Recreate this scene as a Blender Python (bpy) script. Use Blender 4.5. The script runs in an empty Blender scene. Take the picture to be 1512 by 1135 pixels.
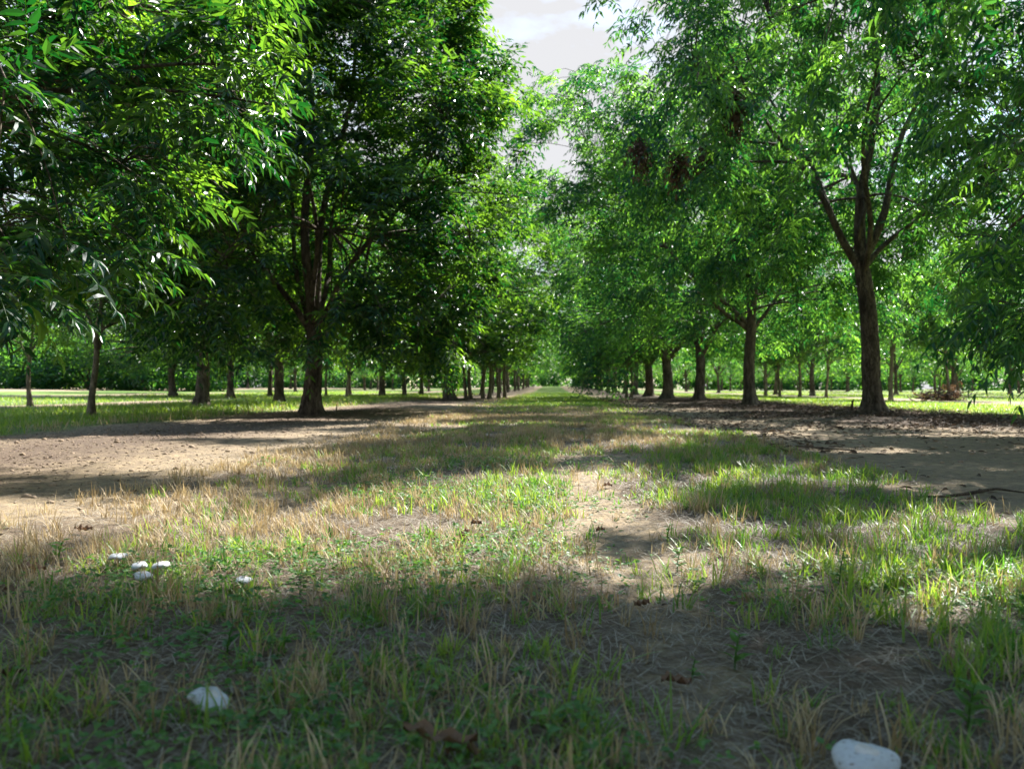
import bpy, math, random
import numpy as np
from mathutils import Vector
R_ = math.radians
rng = np.random.default_rng(7)
random.seed(7)
sc = bpy.context.scene
C = sc.collection

# ------------------------------------------------------------------ camera
CAMH = 0.47; YAW = R_(2.87); PITCH = R_(0.27); F = 1176.0
cam = bpy.data.cameras.new("camera"); co = bpy.data.objects.new("camera", cam); C.objects.link(co)
cam.lens = 28; cam.sensor_width = 36; cam.clip_start = 0.05; cam.clip_end = 3000
co.location = (0, 0, CAMH); co.rotation_euler = (math.pi/2 + PITCH, 0, YAW)
cam.dof.use_dof = True; cam.dof.focus_distance = 3.0; cam.dof.aperture_fstop = 5.0
sc.camera = co

# ------------------------------------------------------------------ sun + sky
SUN_EL = R_(45); SUN_AZ = R_(33)          # azimuth measured from +Y towards +X
w = bpy.data.worlds.new("World"); sc.world = w; w.use_nodes = True
nt = w.node_tree; nt.nodes.clear()
out = nt.nodes.new('ShaderNodeOutputWorld'); bg = nt.nodes.new('ShaderNodeBackground')
sky = nt.nodes.new('ShaderNodeTexSky'); sky.sky_type = 'NISHITA'; sky.sun_disc = False
sky.sun_elevation = SUN_EL; sky.sun_rotation = SUN_AZ; sky.air_density = 1.2; sky.dust_density = 0.4; sky.ozone_density = 2.0
tc = nt.nodes.new('ShaderNodeTexCoord'); nz = nt.nodes.new('ShaderNodeTexNoise')
nz.inputs['Scale'].default_value = 2.2; nz.inputs['Detail'].default_value = 7; nz.inputs['Roughness'].default_value = 0.55
mp = nt.nodes.new('ShaderNodeMapping'); mp.inputs['Scale'].default_value = (1, 1, 2.6)
nt.links.new(tc.outputs['Generated'], mp.inputs['Vector']); nt.links.new(mp.outputs['Vector'], nz.inputs['Vector'])
cr = nt.nodes.new('ShaderNodeValToRGB'); cr.color_ramp.elements[0].position = 0.30; cr.color_ramp.elements[1].position = 0.50
nt.links.new(nz.outputs['Fac'], cr.inputs['Fac'])
mx = nt.nodes.new('ShaderNodeMix'); mx.data_type = 'RGBA'
sxz = nt.nodes.new('ShaderNodeSeparateXYZ'); nt.links.new(tc.outputs['Generated'], sxz.inputs[0])
mr = nt.nodes.new('ShaderNodeMapRange'); mr.inputs['From Min'].default_value = .44; mr.inputs['From Max'].default_value = .62; mr.inputs['To Min'].default_value = 1; mr.inputs['To Max'].default_value = .05
nt.links.new(sxz.outputs['Z'], mr.inputs['Value']); mu = nt.nodes.new('ShaderNodeMath'); mu.operation = 'MULTIPLY'
nt.links.new(cr.outputs['Color'], mu.inputs[0]); nt.links.new(mr.outputs[0], mu.inputs[1]); nt.links.new(mu.outputs[0], mx.inputs['Factor']); nt.links.new(sky.outputs['Color'], mx.inputs[6])
mx.inputs[7].default_value = (1.75, 1.76, 1.82, 1)
nt.links.new(mx.outputs[2], bg.inputs['Color']); bg.inputs['Strength'].default_value = 0.125
nt.links.new(bg.outputs['Background'], out.inputs['Surface'])
sl = bpy.data.lights.new("sun", 'SUN'); so = bpy.data.objects.new("sun", sl); C.objects.link(so)
sl.energy = 5.0; sl.angle = R_(0.53); sl.color = (1.0, 0.97, 0.92)
sd = Vector((math.sin(SUN_AZ)*math.cos(SUN_EL), math.cos(SUN_AZ)*math.cos(SUN_EL), math.sin(SUN_EL)))
so.rotation_euler = sd.to_track_quat('Z', 'Y').to_euler()
sc.view_settings.view_transform = 'Standard'; sc.view_settings.look = 'None'
sc.view_settings.exposure = 1.95; sc.view_settings.gamma = 1.0
cy = sc.cycles; cy.max_bounces = 7; cy.diffuse_bounces = 2; cy.transmission_bounces = 2; cy.glossy_bounces = 2
cy.transparent_max_bounces = 4; cy.use_denoising = True; cy.sample_clamp_indirect = 6.0; cy.caustics_reflective = False; cy.caustics_refractive = False

# ------------------------------------------------------------------ helpers
def tag(o, label=None, cat=None, group=None, kind=None):
    for k, v in (('label', label), ('category', cat), ('group', group), ('kind', kind)):
        if v: o[k] = v
    return o
def empty(name, loc, rz=0.0, s=1.0):
    o = bpy.data.objects.new(name, None); C.objects.link(o)
    o.location = loc; o.rotation_euler = (0, 0, rz); o.scale = (s, s, s) if np.isscalar(s) else s
    o.empty_display_size = 0.1
    return o
def link(name, me, parent=None):
    o = bpy.data.objects.new(name, me); C.objects.link(o)
    if parent is not None: o.parent = parent
    return o
def mesh_np(name, V, faces, mat, smooth=False, tint=None, extra=None):
    """V (n,3); faces: list of (m,k) int arrays"""
    V = np.ascontiguousarray(V, dtype=np.float32)
    faces = [f for f in faces if len(f)]
    loops = np.concatenate([f.ravel() for f in faces]).astype(np.int32)
    tot = np.concatenate([np.full(len(f), f.shape[1], dtype=np.int32) for f in faces])
    st = np.concatenate([[0], np.cumsum(tot)[:-1]]).astype(np.int32)
    me = bpy.data.meshes.new(name)
    me.vertices.add(len(V)); me.vertices.foreach_set('co', V.ravel())
    me.loops.add(len(loops)); me.loops.foreach_set('vertex_index', loops)
    me.polygons.add(len(tot)); me.polygons.foreach_set('loop_start', st)
    me.polygons.foreach_set('loop_total', tot)
    me.polygons.foreach_set('use_smooth', np.full(len(tot), smooth))
    for nm, arr in (('tint', tint),) + tuple((extra or {}).items()):
        if arr is not None:
            a = me.attributes.new(nm, 'FLOAT', 'POINT'); a.data.foreach_set('value', np.ascontiguousarray(arr, dtype=np.float32))
    me.update(calc_edges=True)
    me.materials.append(mat)
    return me
def nrm(v):
    return v / np.maximum(np.linalg.norm(v, axis=-1, keepdims=True), 1e-9)
def inst_faces(tf, nv, n):
    off = (np.arange(n)*nv)[:, None, None]
    return [(np.array(f)[None] + off).reshape(-1, np.array(f).shape[1]) for f in tf]
def tubes(P, Rr, k, cap=False):
    """P (n,m,3), Rr (n,m) -> verts, [faces]"""
    n, m, _ = P.shape
    T = np.gradient(P, axis=1); T = nrm(T)
    ref = np.zeros((n, 1, 3)); ref[..., 0] = 1.0
    par = np.abs(T[:, :1, 0:1]) > 0.8
    ref = np.where(par, np.array([0, 1.0, 0]), ref)
    A = nrm(np.cross(T, np.broadcast_to(ref, T.shape))); B = np.cross(T, A)
    ang = np.arange(k)*2*np.pi/k
    V = P[:, :, None] + Rr[:, :, None, None]*(A[:, :, None]*np.cos(ang)[None, None, :, None] + B[:, :, None]*np.sin(ang)[None, None, :, None])
    i = np.arange(m-1)[:, None]; j = np.arange(k)[None]
    f = np.stack([i*k+j, i*k+(j+1) % k, (i+1)*k+(j+1) % k, (i+1)*k+j], -1).reshape(-1, 4)
    F4 = (f[None] + (np.arange(n)*m*k)[:, None, None]).reshape(-1, 4)
    return V.reshape(-1, 3), F4
def bez(a, b, c, m):
    t = np.linspace(0, 1, m)[:, None]
    return (1-t)**2*a + 2*t*(1-t)*b + t*t*c
def sn(x, y, z=0.0, s=0.0):
    """cheap smooth noise, about -1..1"""
    return (np.sin(x*1.0+1.7*np.sin(y*0.9+s)+s) + np.sin(y*1.3+1.3*np.sin(z*1.1+2*s)+2.1*s) + np.sin(z*1.2+1.9*np.sin(x*0.7+3*s)+.7*s))/3.0
def gp(px, py, z=0.0):
    """ground point seen at pixel (px,py) of the 1512x1135 photograph (used once to lay the orchard out)"""
    dx = (px-756)/F; dz = (567.5-py)/F
    fy = math.cos(PITCH) - dz*math.sin(PITCH); fz = math.sin(PITCH) + dz*math.cos(PITCH)
    X = dx*math.cos(YAW) - fy*math.sin(YAW); Y = dx*math.sin(YAW) + fy*math.cos(YAW)
    t = (z-CAMH)/fz
    return X*t, Y*t
def pd(px, py, D):
    dx = (px-756)/F; dz = (567.5-py)/F
    return np.array([(dx*math.cos(YAW) - math.sin(YAW))*D, (dx*math.sin(YAW) + math.cos(YAW))*D, CAMH + (dz+math.sin(PITCH))*D])

# terrain height and how much of it is grassed
def hz(x, y):
    x = np.asarray(x, dtype=float); y = np.asarray(y, dtype=float)
    r = np.hypot(x, y)
    z = 0.012*sn(x*2.1, y*1.9, 0, 1.0)*np.clip(r/2, 0.3, 1) + 0.02*sn(x*.7, y*.5, 0, 2.0)*np.clip(r/4, 0, 1)
    z = z + 0.006*sn(x*9, y*8, 0, 3.)
    z = z - 0.028*np.exp(-((x-0.16-0.08*np.sin(y*.9))/0.17)**2)*np.clip(1.2-y/9, 0, 1)       # worn track
    z = z + 0.10*np.exp(-((x+2.9)/1.3)**2 - ((y-18)/4.5)**2)                                  # mound by the left row
    z = z + 0.05*np.exp(-((x-5.6)/1.6)**2)*np.clip((y-4)/8, 0, 1)*np.exp(-y/60)               # litter ridge under right row
    z = z + 0.9*np.clip((y-55)/110, 0, 1)**1.5*np.exp(-(x/22)**2)                             # avenue climbs far off
    z = z + 0.5*np.clip((-x-16)/30, 0, 1)
    return z
def grassy(x, y):
    """0 bare soil .. 1 grass"""
    x = np.asarray(x, dtype=float); y = np.asarray(y, dtype=float)
    wob = 0.22*sn(x*.3, y*1.1, 0, 4.) + 0.10*sn(x, y*4.3, 0, 5.)
    def band(a, b, s):
        return 1/(1+np.exp(-(x-(a+wob))/s)) * 1/(1+np.exp((x-(b+wob))/s))
    far = np.clip((y-30)/40, 0, 1)
    g = band(-1.85, 1.62, .13) + band(-11.3, -5.6, .3) + band(-21.5, -14.6, .5) + band(-32, -24.5, .6) + band(-80, -46, 1) \
        + band(6.7, 12.3, .3) + band(15.8, 22, .5) + band(25.2, 31.5, .5) + band(34.8, 41, .6) + band(44.5, 51, .6) + band(54, 200, .6)
    g = np.clip(g, 0, 1)
    tr = np.exp(-((x-0.17-0.07*np.sin(y*.9))/(0.23+0.03*np.sin(y*3)))**2)*np.clip(1.3-y/8, 0, 1)*np.clip((y-1.2)/1.0, .55, 1)
    g = g*(1-0.95*tr)
    pt = sn(x*2.3, y*.95, 0, 6.)
    g = g*np.where((np.abs(x) < 2.2) & (y < 22), np.clip(1.25+1.6*pt, 0.12, 1), 1)
    return g

# ------------------------------------------------------------------ materials
def new_mat(name):
    m = bpy.data.materials.new(name); m.use_nodes = True
    n = m.node_tree; n.nodes.clear()
    return m, n, n.nodes.new('ShaderNodeOutputMaterial')
def leaf_mat(name, dark, light, tdark, tlight, rough=0.38, tfac=0.42, spec=0.5):
    m, n, o = new_mat(name); N = n.nodes.new; L = n.links.new
    at = N('ShaderNodeAttribute'); at.attribute_name = 'tint'
    r1 = N('ShaderNodeMix'); r1.data_type = 'RGBA'; r1.inputs[6].default_value = (*dark, 1); r1.inputs[7].default_value = (*light, 1)
    r2 = N('ShaderNodeMix'); r2.data_type = 'RGBA'; r2.inputs[6].default_value = (*tdark, 1); r2.inputs[7].default_value = (*tlight, 1)
    L(at.outputs['Fac'], r1.inputs['Factor']); L(at.outputs['Fac'], r2.inputs['Factor'])
    p = N('ShaderNodeBsdfPrincipled'); p.inputs['Roughness'].default_value = rough; p.inputs['Specular IOR Level'].default_value = spec
    L(r1.outputs[2], p.inputs['Base Color'])
    t = N('ShaderNodeBsdfTranslucent'); L(r2.outputs[2], t.inputs['Color'])
    ms = N('ShaderNodeMixShader'); ms.inputs[0].default_value = tfac
    L(p.outputs[0], ms.inputs[1]); L(t.outputs[0], ms.inputs[2]); L(ms.outputs[0], o.inputs['Surface'])
    return m
M = {}
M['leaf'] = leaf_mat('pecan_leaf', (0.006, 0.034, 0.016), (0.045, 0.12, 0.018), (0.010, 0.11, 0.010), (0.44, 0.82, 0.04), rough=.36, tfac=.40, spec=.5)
M['leaf2'] = leaf_mat('pecan_leaf_cool', (0.006, 0.04, 0.028), (0.035, 0.11, 0.038), (0.014, 0.16, 0.024), (0.38, 0.78, 0.06), rough=.38, tfac=.44, spec=.5)
M['dead'] = leaf_mat('dead_leaf', (0.05, 0.03, 0.02), (0.22, 0.13, 0.08), (0.06, 0.03, 0.015), (0.17, 0.09, 0.045), rough=.7, tfac=.2, spec=.2)
M['litter'] = leaf_mat('litter_leaf', (0.035, 0.025, 0.02), (0.26, 0.19, 0.13), (0.05, 0.03, 0.02), (0.1, 0.06, 0.03), rough=.75, tfac=.1, spec=.25)
M['grass'] = leaf_mat('grass_blade', (0.045, 0.13, 0.022), (0.17, 0.25, 0.04), (0.10, 0.36, 0.02), (0.54, 0.68, 0.06), rough=.42, tfac=.4, spec=.4)
M['straw'] = leaf_mat('straw_blade', (0.24, 0.17, 0.09), (0.58, 0.46, 0.27), (0.3, 0.2, 0.08), (0.6, 0.46, 0.22), rough=.6, tfac=.3, spec=.3)
M['thatch'] = leaf_mat('thatch_blade', (0.11, 0.092, 0.07), (0.42, 0.37, 0.285), (0.1, 0.07, 0.05), (0.3, 0.22, 0.14), rough=.65, tfac=.15, spec=.3)
M['weed'] = leaf_mat('weed_leaf', (0.03, 0.10, 0.022), (0.10, 0.20, 0.04), (0.07, 0.26, 0.02), (0.25, 0.48, 0.05), rough=.5, spec=.3, tfac=.35)

def bark_mat(name, c1, c2, sc_=1.0):
    m, n, o = new_mat(name); N = n.nodes.new; L = n.links.new
    t = N('ShaderNodeTexCoord'); mp = N('ShaderNodeMapping'); mp.inputs['Scale'].default_value = (1, 1, .28)
    L(t.outputs['Object'], mp.inputs['Vector'])
    v = N('ShaderNodeTexVoronoi'); v.inputs['Scale'].default_value = 26*sc_; v.feature = 'DISTANCE_TO_EDGE'
    a = N('ShaderNodeTexNoise'); a.inputs['Scale'].default_value = 9*sc_; a.inputs['Detail'].default_value = 8; a.inputs['Roughness'].default_value = .65
    L(mp.outputs[0], a.inputs['Vector'])
    wv = N('ShaderNodeMix'); wv.data_type = 'RGBA'; wv.blend_type = 'LINEAR_LIGHT'; wv.inputs['Factor'].default_value = .12
    L(mp.outputs[0], wv.inputs[6]); L(a.outputs['Color'], wv.inputs[7]); L(wv.outputs[2], v.inputs['Vector'])
    b = N('ShaderNodeTexNoise'); b.inputs['Scale'].default_value = 2.2; b.inputs['Detail'].default_value = 5; L(t.outputs['Object'], b.inputs['Vector'])
    r = N('ShaderNodeValToRGB'); r.color_ramp.elements[0].color = (*c1, 1); r.color_ramp.elements[1].color = (*c2, 1)
    r.color_ramp.elements[0].position = .38; r.color_ramp.elements[1].position = .66
    L(a.outputs['Fac'], r.inputs['Fac'])
    r2 = N('ShaderNodeMix'); r2.data_type = 'RGBA'; r2.blend_type = 'MULTIPLY'; r2.inputs['Factor'].default_value = .5
    rr = N('ShaderNodeValToRGB'); rr.color_ramp.elements[0].color = (.45, .5, .42, 1); rr.color_ramp.elements[1].color = (1.3, 1.2, 1.1, 1)
    L(b.outputs['Fac'], rr.inputs['Fac']); L(r.outputs[0], r2.inputs[6]); L(rr.outputs[0], r2.inputs[7])
    cr = N('ShaderNodeValToRGB'); cr.color_ramp.elements[0].color = (.35, .32, .3, 1); cr.color_ramp.elements[1].position = .12
    L(v.outputs['Distance'], cr.inputs['Fac'])
    r3 = N('ShaderNodeMix'); r3.data_type = 'RGBA'; r3.blend_type = 'MULTIPLY'; r3.inputs['Factor'].default_value = .8
    L(r2.outputs[2], r3.inputs[6]); L(cr.outputs[0], r3.inputs[7])
    p = N('ShaderNodeBsdfPrincipled'); p.inputs['Roughness'].default_value = .9; p.inputs['Specular IOR Level'].default_value = .2
    L(r3.outputs[2], p.inputs['Base Color'])
    ad = N('ShaderNodeMath'); ad.operation = 'ADD'; L(cr.outputs[0], ad.inputs[0]); L(a.outputs['Fac'], ad.inputs[1])
    bp = N('ShaderNodeBump'); bp.inputs['Strength'].default_value = .9; bp.inputs['Distance'].default_value = .02
    L(ad.outputs[0], bp.inputs['Height']); L(bp.outputs[0], p.inputs['Normal']); L(p.outputs[0], o.inputs['Surface'])
    return m
M['bark'] = bark_mat('pecan_bark', (0.065, 0.052, 0.042), (0.25, 0.205, 0.16))
M['bark_young'] = bark_mat('young_bark', (0.18, 0.15, 0.105), (0.44, 0.38, 0.28), 1.6)

def ground_mat():
    m, n, o = new_mat('orchard_ground'); N = n.nodes.new; L = n.links.new
    t = N('ShaderNodeTexCoord'); at = N('ShaderNodeAttribute'); at.attribute_name = 'grassy'
    lt = N('ShaderNodeAttribute'); lt.attribute_name = 'litter'; fa = N('ShaderNodeAttribute'); fa.attribute_name = 'distant'
    def noise(s, d=6, r=.6):
        q = N('ShaderNodeTexNoise'); q.inputs['Scale'].default_value = s; q.inputs['Detail'].default_value = d; q.inputs['Roughness'].default_value = r
        L(t.outputs['Object'], q.inputs['Vector']); return q
    def ramp(src, p0, c0, p1, c1):
        q = N('ShaderNodeValToRGB'); q.color_ramp.elements[0].position = p0; q.color_ramp.elements[1].position = p1
        q.color_ramp.elements[0].color = (*c0, 1); q.color_ramp.elements[1].color = (*c1, 1); L(src, q.inputs['Fac']); return q.outputs[0]
    def mix(f, a, b, bt='MIX'):
        q = N('ShaderNodeMix'); q.data_type = 'RGBA'; q.blend_type = bt
        if isinstance(f, float): q.inputs['Factor'].default_value = f
        else: L(f, q.inputs['Factor'])
        for s, v in ((6, a), (7, b)):
            if isinstance(v, tuple): q.inputs[s].default_value = (*v, 1)
            else: L(v, q.inputs[s])
        return q.outputs[2]
    n1 = noise(1.6); n2 = noise(14, 8, .7); n3 = noise(90, 6, .7); n4 = noise(.35, 4)
    soil = ramp(n1.outputs['Fac'], .3, (0.19, 0.138, 0.08), .7, (0.34, 0.255, 0.148))
    soil = mix(ramp(n2.outputs['Fac'], .42, (0, 0, 0), .60, (.9, .9, .9)), soil, (0.13, 0.098, 0.07))
    soil = mix(ramp(n3.outputs['Fac'], .35, (0, 0, 0), .75, (.5, .5, .5)), soil, (0.42, 0.34, 0.24))
    lit = ramp(n2.outputs['Fac'], .3, (0.05, 0.036, 0.028), .75, (0.16, 0.115, 0.085))
    lf = N('ShaderNodeMath'); lf.operation = 'MULTIPLY_ADD'; L(n2.outputs['Fac'], lf.inputs[0]); lf.inputs[1].default_value = 1.6
    sb = N('ShaderNodeMath'); sb.operation = 'MULTIPLY'; L(lt.outputs['Fac'], sb.inputs[0]); L(n2.outputs['Fac'], sb.inputs[1])
    lfac = ramp(sb.outputs[0], .15, (0, 0, 0), .42, (1, 1, 1))
    soil = mix(lfac, soil, lit)
    th = ramp(n2.outputs['Fac'], .3, (0.05, 0.037, 0.027), .7, (0.15, 0.105, 0.07))
    th = mix(ramp(n3.outputs['Fac'], .4, (0, 0, 0), .7, (1, 1, 1)), th, (0.17, 0.13, 0.09))
    gr = ramp(n2.outputs['Fac'], .3, (0.05, 0.11, 0.022), .72, (0.13, 0.21, 0.04))
    gr = mix(ramp(n4.outputs['Fac'], .42, (0, 0, 0), .68, (.5, .5, .5)), gr, (0.27, 0.24, 0.09))
    g = mix(fa.outputs['Fac'], th, gr)
    sm = N('ShaderNodeMath'); sm.operation = 'ADD'; L(at.outputs['Fac'], sm.inputs[0])
    s2 = N('ShaderNodeMath'); s2.operation = 'MULTIPLY_ADD'; L(n2.outputs['Fac'], s2.inputs[0]); s2.inputs[1].default_value = .9; s2.inputs[2].default_value = -.45
    L(s2.outputs[0], sm.inputs[1])
    col = mix(ramp(sm.outputs[0], .35, (0, 0, 0), .6, (1, 1, 1)), soil, g)
    p = N('ShaderNodeBsdfPrincipled'); p.inputs['Roughness'].default_value = .95; p.inputs['Specular IOR Level'].default_value = .15
    L(col, p.inputs['Base Color'])
    hs = N('ShaderNodeMath'); hs.operation = 'MULTIPLY_ADD'; L(n3.outputs['Fac'], hs.inputs[0]); hs.inputs[1].default_value = .35; L(n2.outputs['Fac'], hs.inputs[2])
    bp = N('ShaderNodeBump'); bp.inputs['Strength'].default_value = .8; bp.inputs['Distance'].default_value = .03
    L(hs.outputs[0], bp.inputs['Height']); L(bp.outputs[0], p.inputs['Normal']); L(p.outputs[0], o.inputs['Surface'])
    return m
M['ground'] = ground_mat()

def litter_amt(x, y):
    a = np.exp(-((x-5.0-.4*sn(x*.2, y*.8, 0, 7.))/2.0)**2)*1.0*np.clip((y-7.5)/3, 0, 1)
    b = np.exp(-((x+3.9)/1.5)**2)*.8
    d = np.exp(-((x+13)/1.2)**2)*.5 + np.exp(-((x-14)/1.2)**2)*.4
    return np.clip(a+b+d, 0, 1)

# ------------------------------------------------------------------ ground sheet
def build_ground():
    u = np.linspace(-1, 1, 560); xs = 0.9*np.sinh(u*6.65)
    v = np.linspace(0, 1, 720); ys = 0.2 + 1.0*np.sinh((v-0.33)*9.9)
    X, Y = np.meshgrid(xs, ys); Z = hz(X, Y)
    r = np.hypot(X, Y)
    g = grassy(X, Y)
    fine = np.exp(-r/6)
    Z = Z + fine*(0.006*sn(X*31, Y*27, 0, 1.3) + 0.004*sn(X*67, Y*71, 0, 2.3))*(1)
    lump = 0.010*np.clip(sn(X*13, Y*11, 0, 5.5)+.1, 0, 1)*(1-g)*np.clip(1.5-r/16, 0, 1)
    Z = Z + lump
    V = np.stack([X, Y, Z], -1).reshape(-1, 3)
    ny, nx = X.shape; i = np.arange(ny-1)[:, None]; j = np.arange(nx-1)[None]
    f = np.stack([i*nx+j, i*nx+j+1, (i+1)*nx+j+1, (i+1)*nx+j], -1).reshape(-1, 4)
    dist = np.clip((r-14)/20, 0, 1); dist = np.maximum(dist, np.where((X < -5) & (X > -12), 1, 0)); dist = np.maximum(dist, np.where(X > 6.5, 1, 0))
    me = mesh_np('ground', V, [f], M['ground'], True, None, {'grassy': g.ravel(), 'litter': litter_amt(X, Y).ravel(), 'distant': dist.ravel()})
    tag(link('ground', me), kind='structure')
build_ground()

# ------------------------------------------------------------------ leaves
# leaflet templates: x across, y along, z up
HI_V = np.array([[0, 0, 0], [-.46, .27, .13], [.0, .28, .0], [.46, .27, .13], [-.24, .64, .04], [.10, .66, -.06], [.42, .62, .04], [.42, 1, -.24]])
HI_F = [[[0, 2, 1], [0, 3, 2], [4, 5, 7], [5, 6, 7]], [[1, 2, 5, 4], [2, 3, 6, 5]]]
LO_V = np.array([[0, 0, 0], [-.5, .42, .1], [.10, 1, -.16], [.5, .42, .1]])
LO_F = [[[0, 2, 1], [0, 3, 2]]]
def orient(O, Y, Nn, L, W, tv):
    """O (n,3) origins; Y along; Nn normal; lengths L, widths W -> verts (n*nv,3)"""
    Y = nrm(Y); X = nrm(np.cross(Y, Nn)); Zv = np.cross(X, Y)
    V = O[:, None] + X[:, None]*(tv[None, :, 0:1]*W[:, None, None]) + Y[:, None]*(tv[None, :, 1:2]*L[:, None, None]) + Zv[:, None]*(tv[None, :, 2:3]*L[:, None, None]*.6)
    return V.reshape(-1, 3)
def compound(O, d, tint, rg, hi, scale=1.0, K=11, droop=.5, lw=.30):
    """compound pecan leaves -> verts, faces, tint, rachis polylines"""
    n = len(O); d = nrm(d)
    L = rg.uniform(.24, .38, n)*scale
    side = nrm(np.cross(d, np.array([0, 0, 1.0])) + rg.normal(0, .25, (n, 3)))
    g = np.array([0, 0, -1.0]); dr = rg.uniform(.25, .9, n)*droop
    npair = (K-1)//2
    tt = np.concatenate([np.repeat(np.linspace(.22, .93, npair), 2), [1.0]])
    sg = np.concatenate([np.tile([-1, 1], npair), [0]])
    P = O[:, None] + d[:, None]*(L[:, None]*tt)[..., None] + g*(L[:, None]*dr[:, None]*tt**2)[..., None]
    T = nrm(d[:, None] + g*(2*dr[:, None]*tt)[..., None])
    a = np.where(sg == 0, 0, R_(1)*np.linspace(68, 38, K))
    a = a[None] + rg.normal(0, .16, (n, K))
    Y = T*np.cos(a)[..., None] + side[:, None]*(sg*np.sin(a))[..., None]
    Y = nrm(Y + g*(rg.uniform(.05, .75, (n, K))*droop)[..., None])
    Nn = nrm(np.cross(side[:, None], T)); Nn = np.where(Nn[..., 2:3] < 0, -Nn, Nn)
    Nn = nrm(Nn + rg.normal(0, .38, (n, K, 3)))
    ll = .105*scale*(.72+.45*np.sin(np.pi*np.clip(tt, 0, 1)**.9))[None]*rg.uniform(.75, 1.2, (n, K))
    ww = ll*lw*rg.uniform(.85, 1.15, (n, K))
    tv, tf = (HI_V, HI_F) if hi else (LO_V, LO_F)
    V = orient(P.reshape(-1, 3), Y.reshape(-1, 3), Nn.reshape(-1, 3), ll.ravel(), ww.ravel(), tv)
    Fc = inst_faces(tf, len(tv), n*K)
    tn = np.repeat(np.clip(tint[:, None] + rg.normal(0, .12, (n, K)), 0, 1).ravel(), len(tv))
    rach = None
    if hi:
        ts = np.linspace(0, 1, 5)
        rach = O[:, None] + d[:, None]*(L[:, None]*ts)[..., None] + g*(L[:, None]*dr[:, None]*ts**2)[..., None]
    return V, Fc, tn, rach

def crown_points(rg, n, H, R, zlow, prof_peak=.38, shell=.45, seed=1.0, gap=.1, flat=0.9):
    out = []
    tot = 0
    while tot < n:
        m = 4*n
        u = rg.uniform(0, 1, m); ph = rg.uniform(0, 2*np.pi, m)
        prof = np.where(u < prof_peak, np.sqrt(np.clip(u/prof_peak, 0, 1))*.32+.68, np.sqrt(np.clip(1-((u-prof_peak)/(1-prof_peak))**2, 0, 1)))
        q = rg.uniform(0, 1, m)**shell
        rr = R*prof*q*(1+.17*sn(np.cos(ph)*3, np.sin(ph)*3, u*6, seed))
        x = rr*np.cos(ph); y = rr*np.sin(ph)
        zl = zlow + .5*sn(np.cos(ph)*2.5, np.sin(ph)*2.5, 0, seed+3) + (1-q)*1.0
        z = zl + (H-zl)*u
        keep = (rg.uniform(0, 1, m) < np.clip(prof*q*1.3, 0, 1)) & (sn(x*1.9, y*1.9, z*2.3, seed+1) > -.38+gap)
        p = np.stack([x, y, z], -1)[keep]; out.append(p); tot += len(p)
    return np.concatenate(out)[:n]

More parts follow.
